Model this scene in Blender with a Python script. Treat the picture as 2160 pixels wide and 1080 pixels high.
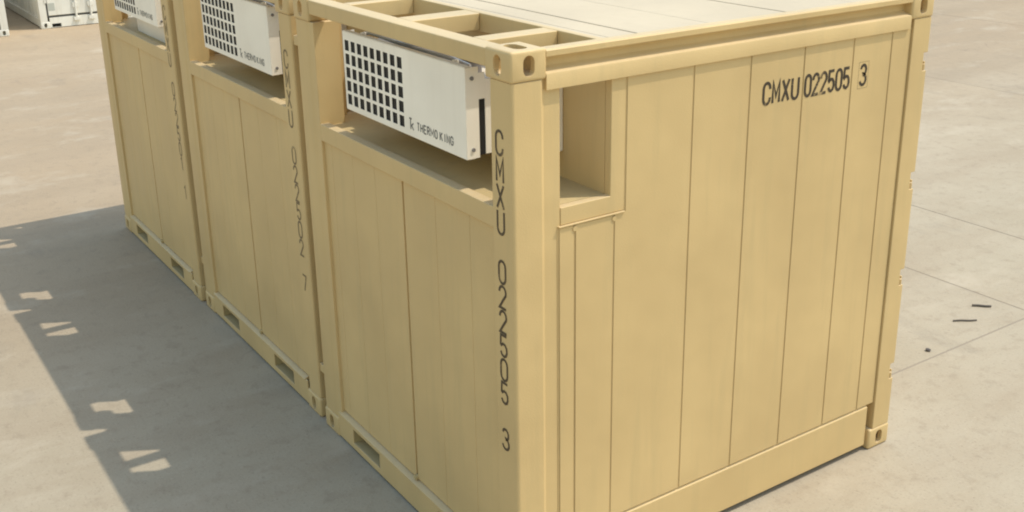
import bpy, bmesh, math, random
from mathutils import Vector, Matrix

random.seed(7)
for o in list(bpy.data.objects):
    bpy.data.objects.remove(o)
scene = bpy.context.scene
COL = scene.collection

# ------------------------------------------------------------------ camera
cam_d = bpy.data.cameras.new('camera')
cam = bpy.data.objects.new('camera', cam_d)
COL.objects.link(cam)
scene.camera = cam
CPOS = Vector((3.2220, -2.1451, 3.1804))
YAW, PITCH, ROLL = 2.5550, -0.32995, -0.016972
fw = Vector((math.cos(PITCH) * math.cos(YAW), math.cos(PITCH) * math.sin(YAW), math.sin(PITCH)))
rt = fw.cross(Vector((0, 0, 1))).normalized()
up = rt.cross(fw)
r2 = math.cos(ROLL) * rt + math.sin(ROLL) * up
u2 = -math.sin(ROLL) * rt + math.cos(ROLL) * up
M = Matrix.Identity(4)
for i in range(3):
    M[i][0], M[i][1], M[i][2], M[i][3] = r2[i], u2[i], -fw[i], CPOS[i]
cam.matrix_world = M
cam_d.sensor_width = 36.0
cam_d.lens = 2298.19 / 2160 * 36
cam_d.shift_y = -103.7 / 2160
cam_d.clip_start = 0.05
cam_d.clip_end = 2000

# ------------------------------------------------------------------ sky, sun, exposure
TO_SUN = Vector((0.272, 0.488, 1.0)).normalized()
world = bpy.data.worlds.new('World')
scene.world = world
world.use_nodes = True
wn = world.node_tree
bg = wn.nodes['Background']
sky = wn.nodes.new('ShaderNodeTexSky')
sky.sky_type = 'NISHITA'
sky.sun_disc = False
sky.sun_elevation = math.asin(TO_SUN.z)
sky.sun_rotation = math.atan2(TO_SUN.x, TO_SUN.y)
sky.air_density = 2.2
sky.dust_density = 1.6
sky.ozone_density = 0.35
wn.links.new(sky.outputs[0], bg.inputs[0])
bg.inputs[1].default_value = 0.15
sun_d = bpy.data.lights.new('sun', 'SUN')
sun_d.energy = 2.45
sun_d.angle = math.radians(0.53)
sun_d.color = (1.0, 0.92, 0.79)
sun = bpy.data.objects.new('sun', sun_d)
COL.objects.link(sun)
sun.rotation_euler = TO_SUN.to_track_quat('Z', 'Y').to_euler()
sun.location = TO_SUN * 60
scene.view_settings.view_transform = 'Standard'
scene.view_settings.look = 'None'
scene.view_settings.exposure = 0.35
scene.view_settings.gamma = 1.0
scene.view_settings.use_curve_mapping = False
scene.render.resolution_x = 1024
scene.render.resolution_y = 512
scene.cycles.filter_width = 2.0
scene.cycles.max_bounces = 8
scene.cycles.diffuse_bounces = 5


# ------------------------------------------------------------------ materials
def mat(name, col, rough=0.5, metal=0.0, spec=0.5):
    m = bpy.data.materials.new(name)
    m.use_nodes = True
    b = m.node_tree.nodes['Principled BSDF']
    b.inputs['Base Color'].default_value = (*col, 1)
    b.inputs['Roughness'].default_value = rough
    b.inputs['Metallic'].default_value = metal
    b.inputs['Specular IOR Level'].default_value = spec
    return m


def N(m, kind, **kw):
    n = m.node_tree.nodes.new(kind)
    for k, v in kw.items():
        setattr(n, k, v)
    return n


def L(m, a, b):
    m.node_tree.links.new(a, b)


def noise(m, vec, scale, detail=4.0, rough=0.55):
    n = N(m, 'ShaderNodeTexNoise')
    n.inputs['Scale'].default_value = scale
    n.inputs['Detail'].default_value = detail
    n.inputs['Roughness'].default_value = rough
    if vec is not None:
        L(m, vec, n.inputs['Vector'])
    return n.outputs['Fac']


def ramp(m, fac, p0, p1, c0, c1):
    r = N(m, 'ShaderNodeValToRGB')
    r.color_ramp.elements[0].position = p0
    r.color_ramp.elements[1].position = p1
    r.color_ramp.elements[0].color = (*c0, 1) if len(c0) == 3 else c0
    r.color_ramp.elements[1].color = (*c1, 1) if len(c1) == 3 else c1
    L(m, fac, r.inputs[0])
    return r.outputs[0]


def mix(m, fac, a, b, blend='MIX'):
    x = N(m, 'ShaderNodeMix', data_type='RGBA', blend_type=blend)
    for sock, v in ((x.inputs[0], fac), (x.inputs[6], a), (x.inputs[7], b)):
        if isinstance(v, (int, float)):
            sock.default_value = v
        elif isinstance(v, tuple):
            sock.default_value = (*v, 1)
        else:
            L(m, v, sock)
    return x.outputs[2]


def mapping(m, scale, src='Position'):
    if src == 'Position':
        s = N(m, 'ShaderNodeNewGeometry').outputs['Position']
    else:
        s = N(m, 'ShaderNodeTexCoord').outputs['Object']
    mp = N(m, 'ShaderNodeMapping')
    mp.inputs['Scale'].default_value = scale
    L(m, s, mp.inputs['Vector'])
    return mp.outputs[0]


def bump(m, h, strength, dist):
    b = N(m, 'ShaderNodeBump')
    b.inputs['Strength'].default_value = strength
    b.inputs['Distance'].default_value = dist
    L(m, h, b.inputs['Height'])
    L(m, b.outputs[0], m.node_tree.nodes['Principled BSDF'].inputs['Normal'])


def paint(name, col, dirt, rough=0.48, amount=0.42, waves=0.9, top_glare=0.6):
    """coated steel: slight tone drift, faint vertical run marks, dirt specks, soft oil-canning"""
    m = mat(name, col, rough)
    b = m.node_tree.nodes['Principled BSDF']
    v = mapping(m, (1, 1, 1))
    vs = mapping(m, (7, 7, 0.55))
    big = noise(m, v, 1.7, 3)
    run = noise(m, vs, 2.2, 4, 0.6)
    spk = noise(m, v, 38, 3, 0.7)
    drift = ramp(m, big, 0.3, 0.72, (0.90, 0.89, 0.87), (1.05, 1.05, 1.04))
    base = mix(m, 1.0, tuple(col), drift, 'MULTIPLY')
    runs = ramp(m, run, 0.52, 0.78, (0, 0, 0), (amount,) * 3)
    c = mix(m, runs, base, tuple(dirt))
    sp = ramp(m, spk, 0.66, 0.80, (0, 0, 0), (0.22,) * 3)
    c = mix(m, sp, c, tuple(dirt))
    scf = noise(m, mapping(m, (26, 26, 2.2)), 1.7, 6, 0.75)
    c = mix(m, ramp(m, scf, 0.66, 0.74, (0, 0, 0), (0.28,) * 3), c, tuple(x * 1.12 for x in dirt))
    # glare of sunlit tops painted into the colour of faces that look up
    nx = N(m, 'ShaderNodeSeparateXYZ')
    L(m, N(m, 'ShaderNodeNewGeometry').outputs['Normal'], nx.inputs[0])
    up_ = ramp(m, nx.outputs['Z'], 0.80, 0.98, (0, 0, 0), (top_glare,) * 3)
    c = mix(m, mix(m, 1.0, up_, ramp(m, spk, 0.25, 0.6, (1, 1, 1), (0.55,) * 3), 'MULTIPLY'), c, (0.58, 0.48, 0.33))
    L(m, c, b.inputs['Base Color'])
    rr = ramp(m, big, 0.2, 0.8, (rough - 0.07,) * 3, (rough + 0.12,) * 3)
    L(m, rr, b.inputs['Roughness'])
    h = mix(m, 0.12, noise(m, v, 3.1, 2), noise(m, v, 160, 2))
    bump(m, h, waves, 0.006)
    return m


TAN = (0.625, 0.455, 0.218)
tan = paint('tan_coated_steel', TAN, (0.50, 0.38, 0.185))
tan_roof = paint('glare_paled_tan_roof', (0.55, 0.47, 0.345), (0.44, 0.37, 0.255), 0.7, 0.3, 0.9, 0.3)  # tan made paler and greyer, overexposed sunlight put into the roof colour
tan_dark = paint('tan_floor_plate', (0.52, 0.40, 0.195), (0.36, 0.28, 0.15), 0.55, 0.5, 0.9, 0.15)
white = paint('white_enamel', (0.93, 0.87, 0.76), (0.72, 0.65, 0.54), 0.40, 0.25, 0.3)
white_far = paint('white_container_coat', (0.78, 0.77, 0.71), (0.55, 0.51, 0.42), 0.5, 0.5)
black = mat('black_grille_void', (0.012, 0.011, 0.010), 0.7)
rubber = mat('dark_rubber_gasket', (0.09, 0.09, 0.085), 0.75)
ink2 = mat('grey_print', (0.16, 0.155, 0.14), 0.6)


def worn_ink(name, col, wear):
    m = mat(name, col, 0.65)
    v = mapping(m, (1, 1, 1))
    f = mix(m, 0.5, noise(m, v, 90, 4, 0.7), noise(m, v, 14, 3))
    c = mix(m, ramp(m, f, 0.50 - wear, 0.66 - wear * 0.5, (0, 0, 0), (0.75,) * 3), tuple(col), TAN)
    L(m, c, m.node_tree.nodes['Principled BSDF'].inputs['Base Color'])
    return m


ink = worn_ink('dark_brown_stencil_ink', (0.045, 0.031, 0.018), -0.05)
ink_post = worn_ink('brown_stencil_ink', (0.080, 0.054, 0.028), -0.06)
ink_faded = worn_ink('faded_brown_stencil_ink', (0.18, 0.128, 0.066), -0.02)
steel = mat('galvanised_steel', (0.36, 0.36, 0.36), 0.42, 0.7)
machine = mat('machinery_grey', (0.20, 0.19, 0.185), 0.55)
copper = mat('copper_pipe', (0.42, 0.25, 0.16), 0.4, 0.6)
plate_grey = mat('grey_data_plate', (0.48, 0.50, 0.45), 0.5)
wood_dark = mat('dark_weathered_stick', (0.11, 0.095, 0.08), 0.85)
stone = mat('dark_pebble', (0.09, 0.08, 0.075), 0.85)
leafm = mat('dry_brown_leaf', (0.14, 0.075, 0.06), 0.8)
sheet_white = paint('white_plastic', (0.80, 0.74, 0.66), (0.6, 0.55, 0.48), 0.4, 0.2, 0.2)


def concrete():
    m = mat('weathered_concrete', (0.42, 0.37, 0.29), 0.88, 0, 0.25)
    b = m.node_tree.nodes['Principled BSDF']
    v = mapping(m, (1, 1, 1))
    vst = mapping(m, (1.0, 0.28, 1.0))
    big = noise(m, v, 0.33, 5, 0.6)
    mid = noise(m, vst, 1.5, 6, 0.65)
    fine = noise(m, v, 9, 5, 0.7)
    grit = noise(m, v, 70, 3, 0.7)
    # an older warm pour in the west of the yard, a greyer one in the east
    sep = N(m, 'ShaderNodeSeparateXYZ')
    L(m, v, sep.inputs[0])
    mr = N(m, 'ShaderNodeMapRange')
    mr.inputs['From Min'].default_value = -6.5
    mr.inputs['From Max'].default_value = -2.0
    L(m, sep.outputs['X'], mr.inputs['Value'])
    warm = ramp(m, big, 0.30, 0.72, (0.370, 0.282, 0.188), (0.422, 0.338, 0.240))
    grey = ramp(m, big, 0.30, 0.72, (0.365, 0.312, 0.228), (0.465, 0.410, 0.318))
    c = mix(m, mr.outputs[0], warm, grey)
    c = mix(m, ramp(m, mid, 0.44, 0.66, (0, 0, 0), (0.55,) * 3), c, (0.335, 0.268, 0.190))
    c = mix(m, ramp(m, fine, 0.53, 0.70, (0, 0, 0), (0.50,) * 3), c, (0.285, 0.232, 0.170))
    c = mix(m, ramp(m, grit, 0.58, 0.70, (0, 0, 0), (0.50,) * 3), c, (0.19, 0.16, 0.125))
    c = mix(m, ramp(m, grit, 0.28, 0.40, (0.45,) * 3, (0, 0, 0)), c, (0.53, 0.46, 0.36))
    # oil and tyre stains, each with an outline of its own
    st = noise(m, mapping(m, (0.9, 2.0, 1)), 0.9, 6, 0.62)
    c = mix(m, ramp(m, st, 0.60, 0.76, (0, 0, 0), (0.45,) * 3), c, (0.20, 0.175, 0.145))
    pale = noise(m, mapping(m, (1.3, 0.7, 1)), 1.1, 7, 0.7)
    c = mix(m, ramp(m, pale, 0.54, 0.66, (0, 0, 0), (0.45,) * 3), c, (0.50, 0.435, 0.34))
    # hairline cracks, broken up
    warp = N(m, 'ShaderNodeVectorMath', operation='ADD')
    nz = N(m, 'ShaderNodeTexNoise')
    nz.inputs['Scale'].default_value = 1.6
    nz.inputs['Detail'].default_value = 5
    L(m, v, nz.inputs['Vector'])
    L(m, v, warp.inputs[0])
    L(m, nz.outputs['Color'], warp.inputs[1])
    vor = N(m, 'ShaderNodeTexVoronoi', feature='DISTANCE_TO_EDGE')
    vor.inputs['Scale'].default_value = 0.42
    L(m, warp.outputs[0], vor.inputs['Vector'])
    crack = ramp(m, vor.outputs['Distance'], 0.0, 0.005, (0.45,) * 3, (0, 0, 0))
    keep = ramp(m, noise(m, v, 0.8, 3), 0.56, 0.66, (0, 0, 0), (1, 1, 1))
    c = mix(m, mix(m, 1.0, crack, keep, 'MULTIPLY'), c, (0.15, 0.125, 0.10))
    oi = N(m, 'ShaderNodeObjectInfo')
    tone = ramp(m, oi.outputs['Random'], 0, 1, (0.95, 0.95, 0.95), (1.04, 1.035, 1.02))
    c = mix(m, 1.0, c, tone, 'MULTIPLY')
    L(m, c, b.inputs['Base Color'])
    bump(m, mix(m, 0.45, fine, grit), 0.55, 0.006)
    return m


conc = concrete()
joint = mat('joint_filler', (0.29, 0.25, 0.195), 0.9, 0, 0.2)


# ------------------------------------------------------------------ mesh helpers
class MB:
    def __init__(self, f=None):
        self.v, self.f, self.map = [], [], f

    def _add(self, vs, fs):
        n = len(self.v)
        self.v += [self.map(Vector(p)) if self.map else Vector(p) for p in vs]
        self.f += [[i + n for i in q] for q in fs]

    def box(self, x0, x1, y0, y1, z0, z1):
        self._add([(x, y, z) for z in (z0, z1) for y in (y0, y1) for x in (x0, x1)],
                  [(0, 2, 3, 1), (4, 5, 7, 6), (0, 1, 5, 4), (2, 6, 7, 3), (0, 4, 6, 2), (1, 3, 7, 5)])
        return self

    def prism(self, poly, axis, a0, a1):
        def P(u, w, d):
            return {'x': (d, u, w), 'y': (u, d, w), 'z': (u, w, d)}[axis]
        n = len(poly)
        self._add([P(u, w, a0) for u, w in poly] + [P(u, w, a1) for u, w in poly],
                  [list(range(n))[::-1], list(range(n, 2 * n))] +
                  [[i, (i + 1) % n, n + (i + 1) % n, n + i] for i in range(n)])
        return self

    def grid(self, axis, us, vs, solid, d0, d1):
        """a plate with rectangular openings, one closed shell"""
        def P(u, w, d):
            return {'x': (d, u, w), 'y': (u, d, w), 'z': (u, w, d)}[axis]
        idx, V, F = {}, [], []

        def vid(i, j, k):
            if (i, j, k) not in idx:
                idx[(i, j, k)] = len(V)
                V.append(P(us[i], vs[j], (d0, d1)[k]))
            return idx[(i, j, k)]
        nu, nv = len(us) - 1, len(vs) - 1

        def S(i, j):
            return 0 <= i < nu and 0 <= j < nv and solid((us[i] + us[i + 1]) / 2, (vs[j] + vs[j + 1]) / 2)
        for i in range(nu):
            for j in range(nv):
                if not S(i, j):
                    continue
                for k in (0, 1):
                    F.append([vid(i, j, k), vid(i + 1, j, k), vid(i + 1, j + 1, k), vid(i, j + 1, k)])
                for di, dj, a, b in ((-1, 0, (i, j), (i, j + 1)), (1, 0, (i + 1, j), (i + 1, j + 1)),
                                     (0, -1, (i, j), (i + 1, j)), (0, 1, (i, j + 1), (i + 1, j + 1))):
                    if not S(i + di, j + dj):
                        F.append([vid(*a, 0), vid(*b, 0), vid(*b, 1), vid(*a, 1)])
        self._add(V, F)
        return self

    def tube(self, pts, r, seg=10):
        pts = [Vector(p) for p in pts]
        rings = []
        for i, p in enumerate(pts):
            d = (pts[min(i + 1, len(pts) - 1)] - pts[max(i - 1, 0)]).normalized()
            a = d.orthogonal().normalized() if i == 0 else (a - d * a.dot(d)).normalized()
            b = d.cross(a)
            rings.append([p + (a * math.cos(t) + b * math.sin(t)) * r for t in
                          (2 * math.pi * k / seg for k in range(seg))])
        V = [q for ring in rings for q in ring]
        F = []
        for i in range(len(rings) - 1):
            for k in range(seg):
                F.append([i * seg + k, i * seg + (k + 1) % seg, (i + 1) * seg + (k + 1) % seg, (i + 1) * seg + k])
        F.append(list(range(seg))[::-1])
        F.append([(len(rings) - 1) * seg + k for k in range(seg)])
        self._add(V, F)
        return self

    def build(self, name, m, parent=None, bevel=0.0, smooth=False, seg=2, normals=True):
        me = bpy.data.meshes.new(name)
        me.from_pydata([tuple(p) for p in self.v], [], self.f)
        if normals:
            bm = bmesh.new()
            bm.from_mesh(me)
            bmesh.ops.recalc_face_normals(bm, faces=bm.faces)
            bm.to_mesh(me)
            bm.free()
        me.materials.append(m)
        o = bpy.data.objects.new(name, me)
        COL.objects.link(o)
        o.parent = parent
        if bevel:
            b = o.modifiers.new('bevel', 'BEVEL')
            b.width = bevel
            b.segments = seg
            b.limit_method = 'ANGLE'
            b.angle_limit = math.radians(28)
            smooth = True
        if smooth:
            me.shade_smooth()
            if bevel:
                w = o.modifiers.new('wn', 'WEIGHTED_NORMAL')
                w.keep_sharp = True
            else:
                me.set_sharp_from_angle(angle=math.radians(35))
        return o


def empty(name, loc, label, cat, group=None):
    o = bpy.data.objects.new(name, None)
    COL.objects.link(o)
    o.location = loc
    o.empty_display_size = 0.2
    o['label'] = label
    o['category'] = cat
    if group:
        o['group'] = group
    return o


def tag(o, label, cat, group=None):
    o['label'] = label
    o['category'] = cat
    if group:
        o['group'] = group
    return o


# ------------------------------------------------------------------ stencil lettering (stroke font, unit box)
def arc(cx, cy, rx, ry, a0, a1, n=8):
    return [(cx + rx * math.cos(math.radians(a0 + (a1 - a0) * i / n)),
             cy + ry * math.sin(math.radians(a0 + (a1 - a0) * i / n))) for i in range(n + 1)]


R = 0.27
GL = {
    'C': [[(1, .70)] + arc(.5, 1 - R, .5, R, 0, 180) + arc(.5, R, .5, R, 180, 360) + [(1, .30)]],
    'M': [[(0, 0), (0, 1), (.5, .30), (1, 1), (1, 0)]],
    'X': [[(0, 0), (1, 1)], [(0, 1), (1, 0)]],
    'U': [[(0, 1)] + arc(.5, R, .5, R, 180, 360) + [(1, 1)]],
    '0': [arc(.5, 1 - R, .5, R, 0, 180) + arc(.5, R, .5, R, 180, 360) + [(1, 1 - R)]],
    'O': [arc(.5, 1 - R, .5, R, 0, 180) + arc(.5, R, .5, R, 180, 360) + [(1, 1 - R)]],
    '2': [[(0, .72)] + arc(.5, 1 - R, .5, R, 178, -20) + [(.62, .42), (0, 0), (1, 0)]],
    '5': [[(.95, 1), (.08, 1), (.03, .54)] + arc(.5, .31, .5, .30, 140, -160)],
    '3': [arc(.48, .75, .46, .25, 165, -80) + arc(.48, .27, .52, .27, 85, -165)],
    '4': [[(.72, 0), (.72, 1), (0, .28), (1, .28)]],
    '6': [arc(.5, .74, .5, .26, 20, 180) + arc(.5, .29, .5, .29, 180, 540, 14)],
    '7': [[(0, 1), (1, 1), (.35, 0)]],
    '1': [[(.12, .80), (.55, 1), (.55, 0)]],
    'T': [[(0, 1), (1, 1)], [(.5, .94), (.5, 0)]],
    'H': [[(0, 0), (0, 1)], [(1, 0), (1, 1)], [(.06, .5), (.94, .5)]],
    'E': [[(1, 1), (0, 1), (0, 0), (1, 0)], [(.06, .5), (.85, .5)]],
    'R': [[(0, 0), (0, 1), (.6, 1)] + arc(.6, .76, .4, .24, 90, -90) + [(.05, .52)], [(.5, .5), (1, 0)]],
    'K': [[(0, 0), (0, 1)], [(1, 1), (.06, .48)], [(.3, .58), (1, 0)]],
    'I': [[(.5, 0), (.5, 1)]],
    'N': [[(0, 0), (0, 1), (1, 0), (1, 1)]],
    'G': [[(1, .70)] + arc(.5, 1 - R, .5, R, 0, 180) + arc(.5, R, .5, R, 180, 360) + [(1, .45), (.55, .45)]],
    '[]': [[(-.35, -.16), (-.35, 1.16), (1.35, 1.16), (1.35, -.16), (-.35, -.16)]],
}


def ribbon(pts, t):
    """offset outline of a polyline, mitred"""
    Lp, Rp = [], []
    n = len(pts)
    closed = n > 2 and math.dist(pts[0], pts[-1]) < 1e-6
    for i in range(n):
        def dirn(a, b):
            d = (b[0] - a[0], b[1] - a[1])
            l = math.hypot(*d) or 1
            return d[0] / l, d[1] / l
        if i > 0:
            d0 = dirn(pts[i - 1], pts[i])
        elif closed:
            d0 = dirn(pts[-2], pts[0])
        else:
            d0 = dirn(pts[0], pts[1])
        if i < n - 1:
            d1 = dirn(pts[i], pts[i + 1])
        elif closed:
            d1 = dirn(pts[0], pts[1])
        else:
            d1 = d0
        nx, ny = -(d0[1] + d1[1]), d0[0] + d1[0]
        l = math.hypot(nx, ny)
        if l < 1e-6:
            nx, ny, l = -d0[1], d0[0], 1
        nx, ny = nx / l, ny / l
        c = max(0.45, nx * -d0[1] + ny * d0[0])
        k = t / 2 / c
        Lp.append((pts[i][0] + nx * k, pts[i][1] + ny * k))
        Rp.append((pts[i][0] - nx * k, pts[i][1] - ny * k))
    return Lp, Rp


def lettering(items, P, m, parent, name='letter', t=0.013, each=False):
    """items: (glyph, u, v, width, height) on a face; P(u, v, lift) gives the point"""
    if each:
        for it in items:
            lettering([it], P, m, parent, name, t)
        return
    V, F = [], []
    lift = 0
    for g, u0, v0, w, h, *tt in items:
        for s, st in enumerate(GL[g]):
            lift += 1
            e = (lift % 3) * 0.00012
            Lp, Rp = ribbon([(u0 + a * w, v0 + b * h) for a, b in st], tt[0] if tt else t)
            n = len(V)
            k = len(Lp)
            V += [P(u, v, e) for u, v in Lp] + [P(u, v, e) for u, v in Rp]
            F += [[n + i, n + i + 1, n + k + i + 1, n + k + i] for i in range(k - 1)]
    mb = MB()
    mb._add(V, F)
    return mb.build(name, m, parent, normals=False)


# ------------------------------------------------------------------ corner casting: hollow block, oval holes on three faces
CX, CY, CZ = 0.178, 0.162, 0.118


def stadium(w, h, n=8):
    if h >= w:
        r = w / 2
        return arc(0, h / 2 - r, r, r, 0, 180, n) + arc(0, -(h / 2 - r), r, r, 180, 360, n)
    r = h / 2
    return arc(w / 2 - r, 0, r, r, -90, 90, n) + arc(-(w / 2 - r), 0, r, r, 90, 270, n)


def casting_mesh():
    def tmp(mb, bev=0):
        o = mb.build('tmp', tan)
        if bev:
            b = o.modifiers.new('b', 'BEVEL')
            b.width = bev
            b.segments = 3
        return o
    body = tmp(MB().box(-CX, 0, 0, CY, 0, CZ), 0.012)
    cuts = [tmp(MB().box(-CX + .026, -.026, .026, CY - .026, .026, CZ - .026))]
    cuts.append(tmp(MB().prism([(a + CY / 2, b + CZ / 2) for a, b in stadium(.051, .079)], 'x', -.06, .05)))
    cuts.append(tmp(MB().prism([(a - CX / 2, b + CZ / 2) for a, b in stadium(.051, .079)], 'y', -.05, .06)))
    cuts.append(tmp(MB().prism([(a - CX / 2, b + CY / 2) for a, b in stadium(.112, .058)], 'z', .06, .2)))
    for c in cuts:
        b = body.modifiers.new('c', 'BOOLEAN')
        b.object = c
        b.operation = 'DIFFERENCE'
        b.solver = 'EXACT'
    dg = bpy.context.evaluated_depsgraph_get()
    me = bpy.data.meshes.new_from_object(body.evaluated_get(dg))
    for c in cuts + [body]:
        bpy.data.objects.remove(c)
    me.name = 'corner_casting'
    me.materials.clear()
    return me


CAST = casting_mesh()


def casting_variants(W, D, H, m):
    out = []
    for sx in (0, 1):
        for sy in (0, 1):
            for sz in (0, 1):
                me = CAST.copy()
                for v in me.vertices:
                    x, y, z = v.co
                    z = z + H - CZ if sz else CZ - z
                    if sx:
                        x = -W - x
                    if sy:
                        y = D - y
                    v.co = (x, y, z)
                bm = bmesh.new()
                bm.from_mesh(me)
                bmesh.ops.recalc_face_normals(bm, faces=bm.faces)
                bm.to_mesh(me)
                bm.free()
                me.materials.append(m)
                me.shade_smooth()
                me.set_sharp_from_angle(angle=math.radians(30))
                out.append(me)
    return out


# ------------------------------------------------------------------ the setting: concrete yard
gm = MB()
gm._add([(-900, -900, -.004), (900, -900, -.004), (900, 900, -.004), (-900, 900, -.004)], [(0, 1, 2, 3)])
ground = gm.build('ground', joint)
ground['kind'] = 'structure'
ground['label'] = 'pale weathered concrete yard'
G = 0.006
xs = [-55, -48, -41, -34, -27, -20.4, -13.4, -.485, 5.9, 12.3, 18.7, 25]
ys = [-28, -20, -11.5, -2.95, 5.88, 10.5, 15.1, 19.8, 24.4, 29, 34, 39, 44]


def slab(x0, x1, y0, y1, m=conc):
    w, d = x1 - x0 - 2 * G, y1 - y0 - 2 * G
    b = MB().box(-w / 2, w / 2, -d / 2, d / 2, -.02, 0)
    o = b.build('concrete_slab', m, ground, bevel=0.004, seg=1)
    o.location = ((x0 + x1) / 2, (y0 + y1) / 2, random.uniform(-.0012, 0))
    return o


for i in range(len(xs) - 1):
    for j in range(len(ys) - 1):
        cuts = [ys[j], ys[j + 1]]
        if abs(xs[i + 1] + .485) < .01 and abs(ys[j + 1] - 5.88) < .01:
            cuts = [ys[j], 4.62, ys[j + 1]]
        for a, b in zip(cuts, cuts[1:]):
            slab(xs[i], xs[i + 1], a, b)
# the yard beyond the slabs that can be told apart
for (x0, x1, y0, y1) in ((-900, xs[0], -900, 900), (xs[-1], 900, -900, 900),
                         (xs[0], xs[-1], -900, ys[0]), (xs[0], xs[-1], ys[-1], 900)):
    slab(x0, x1, y0, y1)

# ------------------------------------------------------------------ tan container
W, D, H = 1.968, 2.438, 2.438
CASTS = casting_variants(W, D, H, tan)



def tan_container(x0, label, number, check, spacer):
    C = empty('shipping_container', (x0, {0: 0, -2.045: .005, -4.09: -.006}[x0], 0), label, 'container', 'tan containers coupled in a row')
    for me in CASTS:
        o = bpy.data.objects.new('corner_casting', me)
        COL.objects.link(o)
        o.parent = C
    mir = lambda p: Vector((-W - p.x, p.y, p.z))
    # front corner posts: folded section, wide flange on the left one
    MB().prism([(-.150, .006), (-.016, .006), (-.008, .010), (-.004, .020), (-.004, .138), (-.019, .156), (-.019, .234),
                (-.060, .234), (-.060, .120), (-.150, .120)], 'z', CZ, H - CZ).build('corner_post', tan, C, 0.003)
    MB().prism([(-W + .213, .010), (-W + .150, .010), (-W + .142, .006), (-W + .016, .006), (-W + .008, .010),
                (-W + .004, .020), (-W + .004, .138), (-W + .019, .156), (-W + .019, .234), (-W + .060, .234),
                (-W + .060, .148), (-W + .213, .148)], 'z', CZ, H - CZ).build('corner_post', tan, C, 0.003)
    # rear posts with the hinge notches
    hz = (2.06, 1.455, .93, .39)
    zs = [CZ]
    for z in hz[::-1]:
        zs += [z, z + .088]
    zs.append(H - CZ)

    def post_solid(y, z):
        return y < 2.402 or not any(h < z < h + .088 for h in hz)
    for f in (None, mir):
        p = MB(f).grid('x', [2.303, 2.402, 2.432], zs, post_solid, -.150, -.004).build('corner_post', tan, C, 0.004)
        for z in hz:
            MB(f).tube([(-.016, 2.420, z + .003), (-.016, 2.420, z + .030)], .009).build('hinge', tan, p, smooth=True)
            MB(f).box(-.06, -.022, 2.434, 2.444, z + .002, z + .04).build('hinge', tan, p, 0.003)
    # side walls
    for f in (None, mir):
        # cove-shaped top rail
        prof = [(-.056, 2.278), (-.002, 2.278), (-.002, 2.334), (-.005, 2.340), (-.011, 2.343), (-.038, 2.352),
                (-.047, 2.361), (-.049, 2.380), (-.046, 2.390), (-.034, 2.396), (-.009, 2.399), (-.003, 2.404),
                (-.003, 2.424), (-.009, 2.431), (-.056, 2.431)]
        MB(f).prism(prof, 'y', CY - .001, D - CY + .001).build('top_rail', tan, C, smooth=True)
        # bottom rail
        br = [(-.060, .035), (-.012, .035), (-.012, .262), (-.030, .276), (-.060, .276)]
        MB(f).prism(br, 'y', CY + .004, D - CY - .022).build('bottom_rail', tan, C, 0.003)
        # backing sheet (shows only in the seams)
        sw = MB(f).grid('x', [.219, .555, 2.302], [.277, 1.723, 2.277],
                        lambda y, z: y > .555 or z < 1.723, -.050, -.0170).build('side_wall', tan, C)
        g = .0055
        full = [.910, 1.236, 1.567, 1.893, 2.161, 2.301]
        for a, b in zip(full, full[1:]):
            MB(f).box(-.0168, -.0135, a + g, b - g, .279, 2.2765).build('panel', tan, sw, 0.0035)
        MB(f).grid('x', [.500 + g, .555 + g, .910 - g], [.279, 1.718, 2.2765],
                   lambda y, z: y > .555 + g or z < 1.718, -.0168, -.0135).build('panel', tan, sw, 0.0035)
        for a, b in ((.221, .301), (.301, .500)):
            MB(f).box(-.0168, -.0125, a + g, b - g, .279, 1.7135).build('panel', tan, sw, 0.0035)
            MB(f).tube([(-.014, b, 1.700), (-.009, b, 1.700)], .011, 12).build('rivet', tan, sw, smooth=True)
        # capping strip above the two low panels
        MB(f).box(-.0168, -.006, .221, .553, 1.7175, 1.7225).build('capping_strip', tan, sw, 0.001)
        # frame of the side opening
        MB(f).grid('x', [.2345, .482, .555], [1.7235, 1.797, 2.2775],
                   lambda y, z: y > .482 or z < 1.797, -.055, -.0165).build('opening_frame', tan, C, 0.003)
    # rear end: frame, two doors
    MB().box(-W + CX, -CX, 2.34, 2.430, 2.33, 2.428).build('top_rail', tan, C, 0.004)
    MB().box(-W + CX, -CX, 2.34, 2.430, .02, .16).build('bottom_rail', tan, C, 0.004)
    for k, (a, b) in enumerate(((-W + .155, -W / 2 - .004), (-W / 2 + .004, -.155))):
        d = MB().box(a, b, 2.385, 2.422, .165, 2.325).build('door', tan, C, 0.004)
        for q in (.30, .72):
            xx = a + (b - a) * q
            MB().tube([(xx, 2.446, .10), (xx, 2.446, 2.38)], .017).build('locking_bar', steel, d, smooth=True)
        MB().box(a + (b - a) * .34, a + (b - a) * .66, 2.455, 2.466, 1.05, 1.08).build('handle', steel, d, 0.003)
    # front wall below the niche
    fw_ = MB().box(-W + .151, -.151, .0405, .060, .165, 1.724).build('front_wall', tan, C)
    cuts = [-.151, -.360, -.641, -.930, -1.205, -1.440, -1.672, -W + .151]
    for i, (a, b) in enumerate(zip(cuts, cuts[1:])):
        ga = .008 if i == 3 else .0008
        gb = .008 if i == 2 else .0008
        MB().box(b + gb, a - ga, .0260, .0403, .178, 1.7215).build('panel', tan, fw_, 0.0018)
    MB().tube([(-.93, .028, .186), (-.93, .012, .186)], .014, 12).build('drain_plug', tan_dark, fw_, smooth=True)
    # sill of the niche and its floor, back wall
    MB().box(-W + .214, -.151, .009, .060, 1.7245, 1.812).build('niche_sill', tan, C, 0.004)
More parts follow.
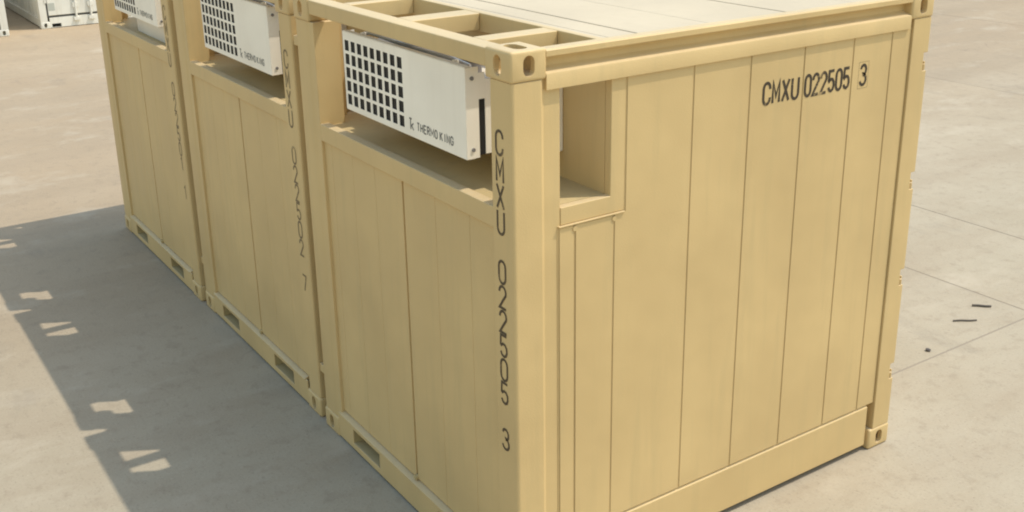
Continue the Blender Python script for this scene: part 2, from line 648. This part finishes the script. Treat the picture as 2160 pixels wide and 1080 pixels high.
    MB().grid('z', [-W + .056, -W + .2135, -.1505, -.056], [.0605, .1485, .4815],
              lambda x, y: y > .1485 or -W + .2135 < x < -.1505, 1.770, 1.797).build('niche_floor', tan_dark, C)
    MB().box(-W + .056, -.056, .482, .505, 1.770, 2.34).build('niche_back', tan, C)
    # front bottom rail with fork pockets
    pk = [(-1.61, -1.30), (-.69, -.385)]
    us = sorted([-W + CX, -CX] + [u for p in pk for u in p])
    rail = MB().grid('y', us, [.012, .048, .132, .160], lambda x, z: not (any(a < x < b for a, b in pk) and .048 < z < .132),
                     .004, .014).build('bottom_rail', tan, C, 0.002)
    MB().prism([(-.002, .159), (.004, .163), (.026, .171), (.060, .1745), (.060, .150), (.0145, .146), (.0145, .1605)], 'x', -W + CX + .03, -CX - .03
               ).build('ledge', tan, rail, 0.001)
    for a, b in pk:
        us2, vs2 = [a - .006, a, b, b + .006], [.042, .048, .132, .138]
        MB().grid('y', us2, vs2, lambda x, z: not (a < x < b and .048 < z < .132), .0145, 2.30).build('fork_pocket', tan_dark, rail)
    MB().box(-W + .06, -.06, .0612, 2.30, .20, .26).build('floor', tan_dark, C)
    # roof over the insulated part, in strips
    roof = MB().box(-W + .057, -.057, .476, 2.339, 2.36, 2.4085).build('roof', tan_roof, C)
    rc = [.478, .515, .552, .700, 1.090, 1.555, 2.000, 2.338]
    for i, (a, b) in enumerate(zip(rc, rc[1:])):
        MB().box(-W + .0575, -.0575, a + .004, b - .004, 2.4087, 2.4135 + (.0012 if i % 2 else 0)).build('roof_panel', tan_roof, roof, 0.002)
    # open grid over the machinery niche
    MB().box(-W + CX + .001, -CX - .001, .006, .094, 2.358, 2.430).build('top_rail', tan, C, 0.006)
    for a, b in ((-.410, -.312), (-1.025, -.900), (-1.577, -1.506)):
        MB().box(a, b, .0945, .4395, 2.352, 2.429).build('roof_beam', tan, C, 0.005)
    MB().box(-W + .0565, -.0565, .440, .4755, 2.345, 2.4295).build('roof_beam', tan, C, 0.004)
    # lettering: number on both walls that show it
    pos = []
    z0 = 2.048
    for ch, u in zip('CMXU', (1.322, 1.380, 1.440, 1.500)):
        pos.append((ch, u, z0, .040, .094))
    for i, ch in enumerate(number):
        pos.append((ch, 1.584 + i * .0513, z0, .036, .094))
    pos.append((check, 1.955, z0, .040, .094))
    pos.append(('[]', 1.955, z0, .040, .094, .0011))
    lettering(pos, lambda u, v, e: (-.0126 + e, u, v), ink, C, t=.0138, each=True)
    vp = []
    z = 2.035
    for ch in 'CMXU':
        vp.append((ch, -.116, z, .046, .094))
        z -= .1065
    z = 1.510
    for ch in number:
        vp.append((ch, -.114, z, .046, .094))
        z -= .1065
    vp.append((check, -.112, .765, .046, .094))
    lettering(vp, lambda u, v, e: (u, .0050 - e, v), ink_post if x0 == 0 else ink_faded, C, t=.0115, each=True)
    if spacer:
        for zz in (2.17, .30):
            MB().box(-W - .074, -W + .003, .022, .075, zz, zz + .05).build('spacer_block', tan, C, 0.003)

    # refrigeration unit in the niche
    zb, zt = 1.932, 2.308
    xl, xr = -1.527, -.434
    U = MB().box(xl + .03, xr - .101, .150, .330, zb + .006, 2.225).box(xl - .03, -.395, .3305, .5085, 1.900, 2.205
                 ).build('refrigeration_unit', white, C, 0.004)
    U.location = (.063, -.028, .014)
    # front cover: pressed sheet with 9 x 5 slots
    uu, vv = [xl], [zb]
    for i in range(9):
        a = -1.512 + i * .0645
        uu += [a, a + .0445]
    uu += [xr]
    for j in range(5):
        b = zb + .026 + j * .0645
        vv += [b, b + .050]
    vv += [zt - .004]

    def cov(x, z):
        i = (x + 1.512) / .0645
        j = (z - zb - .026) / .0645
        return not (0 <= i < 9 and 0 <= j < 5 and i % 1 < .69 and j % 1 < .775)
    cv = MB().grid('y', uu, vv, cov, .058, .0605).build('front_cover', white, U)
    MB().box(xl, xr, .058, .086, zt - .0035, zt).build('cover_lip', white, cv, 0.0015)
    MB().box(xl, xr, .0607, .100, zb - .003, zb - .0003).build('cover_lip', white, cv)
    MB().box(xl - .0025, xl - .0002, .0585, .120, zb, zt - .004).build('cover_side', white, cv)
    MB().grid('x', [.0585, .119, .149], [zb, 2.172, zt - .030, zt - .004],
              lambda y, z: y < .119 or 2.172 < z < zt - .030, xr + .0002, xr + .003).build('cover_side', white, cv)
    MB().box(xr - .010, xr - .0015, .1195, .1485, zb + .008, 2.1715).build('side_slot', black, U)
    MB().box(xr - .10, xr + .002, .1492, .3300, zb + .010, 2.250).build('side_panel', white, U, 0.001)
    MB().box(xl + .008, -.93, .0635, .066, zb + .012, zt - .015).build('grille_backing', black, cv)
    for yy, zz in ((.088, zt - .048), (.088, zb + .036)):
        MB().tube([(xr + .003, yy, zz), (xr + .0075, yy, zz)], .0085, 10).build('screw', machine, cv, smooth=True)
    tk = []
    sx = .0262
    u = -.905
    tk.append(('T', u, zb + .034, .022, .044, .008))
    tk.append(('K', u + .012, zb + .030, .024, .030, .007))
    u = -.835
    for ch in 'THERMO':
        wd = sx * (.95 if ch == 'M' else .70)
        tk.append((ch, u, zb + .036, wd, .034, .0052 if ch == 'M' else .0068))
        u += wd + sx * .40
    u += .013
    for ch in 'KING':
        tk.append((ch, u, zb + .036, sx * .72, .034, .0072))
        u += sx * (1.14 if ch != 'I' else 1.0)
    TP = lambda a, b, e: (a, .0575 - e, b)
    lettering(tk[:2], TP, ink2, cv, 'emblem')
    lettering(tk[2:8], TP, ink2, cv, 'lettering')
    lettering(tk[8:], TP, ink2, cv, 'lettering')
    # machinery seen above the cover
    MB().box(-1.46, -1.04, .11, .30, 2.226, 2.262).build('coil', machine, U, 0.004)
    MB().tube([(-.83, .23, 2.226), (-.83, .23, 2.286)], .085, 20).build('fan_housing', machine, U, smooth=True)
    MB().tube([(-.63, .21, 2.226), (-.63, .21, 2.296)], .045, 16).build('receiver', machine, U, smooth=True)
    MB().tube([(-1.42, .12, 2.262), (-1.42, .12, 2.300), (-1.36, .12, 2.312), (-.98, .13, 2.296), (-.70, .14, 2.300),
               (-.53, .14, 2.288), (-.50, .14, 2.226)], .010).build('pipe', steel, U, smooth=True)
    MB().tube([(-1.30, .26, 2.262), (-1.26, .26, 2.292), (-.98, .28, 2.290), (-.80, .28, 2.30), (-.62, .27, 2.30)], .008
              ).build('pipe', copper, U, smooth=True)
    MB().box(-1.395, -1.375, .086, .108, 2.262, 2.312).build('bracket', white, U, 0.002)
    MB().box(-.575, -.555, .086, .108, 2.262, 2.312).build('bracket', white, U, 0.002)
    return C


tan_container(0, 'nearest tan container, lettered CMXU 022505 3 across its sunlit side wall', '022505', '3', True)
tan_container(-2.045, 'middle tan container of the row of three, standing between the other two', '022502', '7', True)
tan_container(-4.090, 'farthest tan container of the row, at its left end', '022501', '1', False)

# white carton on the niche floor of the farthest container
ct = empty('carton', (-4.09 - .83, .225, 1.7975), 'white carton under the cooling unit of the farthest tan container', 'carton')
MB().box(-.38, .38, -.115, .125, 0, .100).build('body', sheet_white, ct, 0.004)
MB().box(-.384, .384, -.119, .129, .1005, .118).build('lid', sheet_white, ct, 0.003)

# ------------------------------------------------------------------ white containers far back
WCASTS = casting_variants(6.058, 2.438, 2.591, white_far)


def white_container(x0, y0, label):
    Wd, Dp, Ht = 6.058, 2.438, 2.591
    C = empty('white_container', (x0, y0, 0), label, 'container', 'white containers at the back of the yard')
    for me in WCASTS:
        o = bpy.data.objects.new('corner_casting', me)
        COL.objects.link(o)
        o.parent = C
    for y in (0.004, Dp - .124):
        for x in (-.154, -Wd + .004):
            MB().box(x, x + .15, y, y + .12, CZ, Ht - CZ).build('corner_post', white_far, C, 0.004)
    for y in (.006, Dp - .066):
        MB().box(-Wd + CX, -CX, y, y + .06, .02, .165).build('bottom_rail', white_far, C, 0.004)
        MB().box(-Wd + CX, -CX, y, y + .06, Ht - .10, Ht - .006).build('top_rail', white_far, C, 0.004)
    # side sheets with shallow ribs
    for sgn, yb in ((1, .03), (-1, Dp - .03)):
        poly, x = [], -Wd + .156
        n = 20
        step = (Wd - .312) / n
        for i in range(n):
            poly += [(x, yb), (x + step * .38, yb), (x + step * .5, yb + sgn * .024), (x + step * .88, yb + sgn * .024)]
            x += step
        poly.append((-.156, yb))
        back = [(-.156, yb + sgn * .06), (-Wd + .156, yb + sgn * .06)]
        MB().prism(poly + back, 'z', .166, Ht - .101).build('side_wall', white_far, C)
    MB().box(-Wd + .005, -.13, .067, Dp - .067, Ht - .03, Ht - .012).build('roof', white_far, C)
    MB().box(-Wd + .02, -Wd + .06, .125, Dp - .125, .12, Ht - .12).build('end_wall', white_far, C)
    # door end, facing the yard
    a, b = .046, .112
    sill = MB().grid('x', [CY, .19, .35, Dp - .35, Dp - .19, Dp - CY], [.010, .014, .078, .185],
                     lambda y, z: not (.014 < z < .078 and (.19 < y < .35 or Dp - .35 < y < Dp - .19)), -.10, -.006
                     ).build('door_sill', white_far, C, 0.003)
    for y in (.19, Dp - .35):
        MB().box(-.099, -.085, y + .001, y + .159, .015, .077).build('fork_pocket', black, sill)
    MB().box(-.12, -.006, CY, Dp - CY, Ht - .12, Ht - .006).build('door_header', white_far, C, 0.003)
    for k, (ya, yb_) in enumerate(((.126, Dp / 2 - .006), (Dp / 2 + .006, Dp - .126))):
        g = MB().box(-.070, -.026, ya, yb_, .190, Ht - .124).build('door_gasket', rubber, C)
        d = MB().box(-.060, -.012, ya + .030, yb_ - .016, .224, Ht - .150).build('door', white_far, C, 0.006)
        for q in (.30 if k else .46, .70 if not k else .52):
            yy = ya + (yb_ - ya) * q
            MB().tube([(.012, yy, .10), (.012, yy, Ht - .06)], .019).build('locking_bar', white_far, d, smooth=True)
            for zz in (.34, 1.2, 2.1):
                MB().box(-.0115, .020, yy - .045, yy + .045, zz, zz + .09).build('bar_bracket', white_far, d, 0.004)
            MB().box(-.0055, .030, yy - .05, yy + .05, .105, .165).build('cam_keeper', white_far, d, 0.004)
        MB().box(-.0118, -.0095, ya + .04, ya + .15, .31, .445).build('data_plate', plate_grey, d)
        MB().tube([(-.0118, yb_ - .30, .37), (-.002, yb_ - .30, .37)], .02, 12).build('bolt', machine, d, smooth=True)
        for zz in (.45, 1.0, 1.6, 2.2):
            yh = ya if k == 0 else yb_
            MB().box(-.012, .006, yh - .02, yh + .02, zz, zz + .08).build('hinge', white_far, d, 0.003)
    return C


white_container(-17.68, 1.70, 'white container far behind, its gasketed door end facing the yard')
white_container(-17.30, 1.10 - 2.438, 'white container cut off at the left edge of the picture')

# ------------------------------------------------------------------ small litter on the concrete


def stick(p, q, r, label):
    p, q = Vector((*p, 0)), Vector((*q, 0))
    l = (q - p).length
    mb = MB().tube([(-l / 2, 0, r), (-l / 5, .004, r * 1.05), (l / 5, -.003, r), (l / 2, .004, r * .8)], r, 8)
    o = mb.build('stick', wood_dark, None, smooth=True)
    o.location = (p + q) / 2
    o.rotation_euler.z = math.atan2(q.y - p.y, q.x - p.x)
    tag(o, label, 'stick', 'sticks on the concrete')


stick((-.808, 4.385), (-.722, 4.476), .008, 'short dark stick on the sunlit concrete, the farther of two')
stick((-.732, 4.062), (-.644, 4.197), .006, 'longer thin dark stick on the sunlit concrete, the nearer of two')


def lump(name, loc, r, m, label, cat, flat=.55):
    bm = bmesh.new()
    bmesh.ops.create_icosphere(bm, subdivisions=2, radius=r)
    for v in bm.verts:
        v.co *= random.uniform(.82, 1.15)
        v.co.z = v.co.z * flat + r * flat * .8
    me = bpy.data.meshes.new(name)
    bm.to_mesh(me)
    bm.free()
    me.materials.append(m)
    o = bpy.data.objects.new(name, me)
    COL.objects.link(o)
    o.location = loc
    tag(o, label, cat)


lump('pebble', (-.555, 3.549, 0), .017, stone, 'small dark pebble on the concrete right of the nearest container', 'pebble')
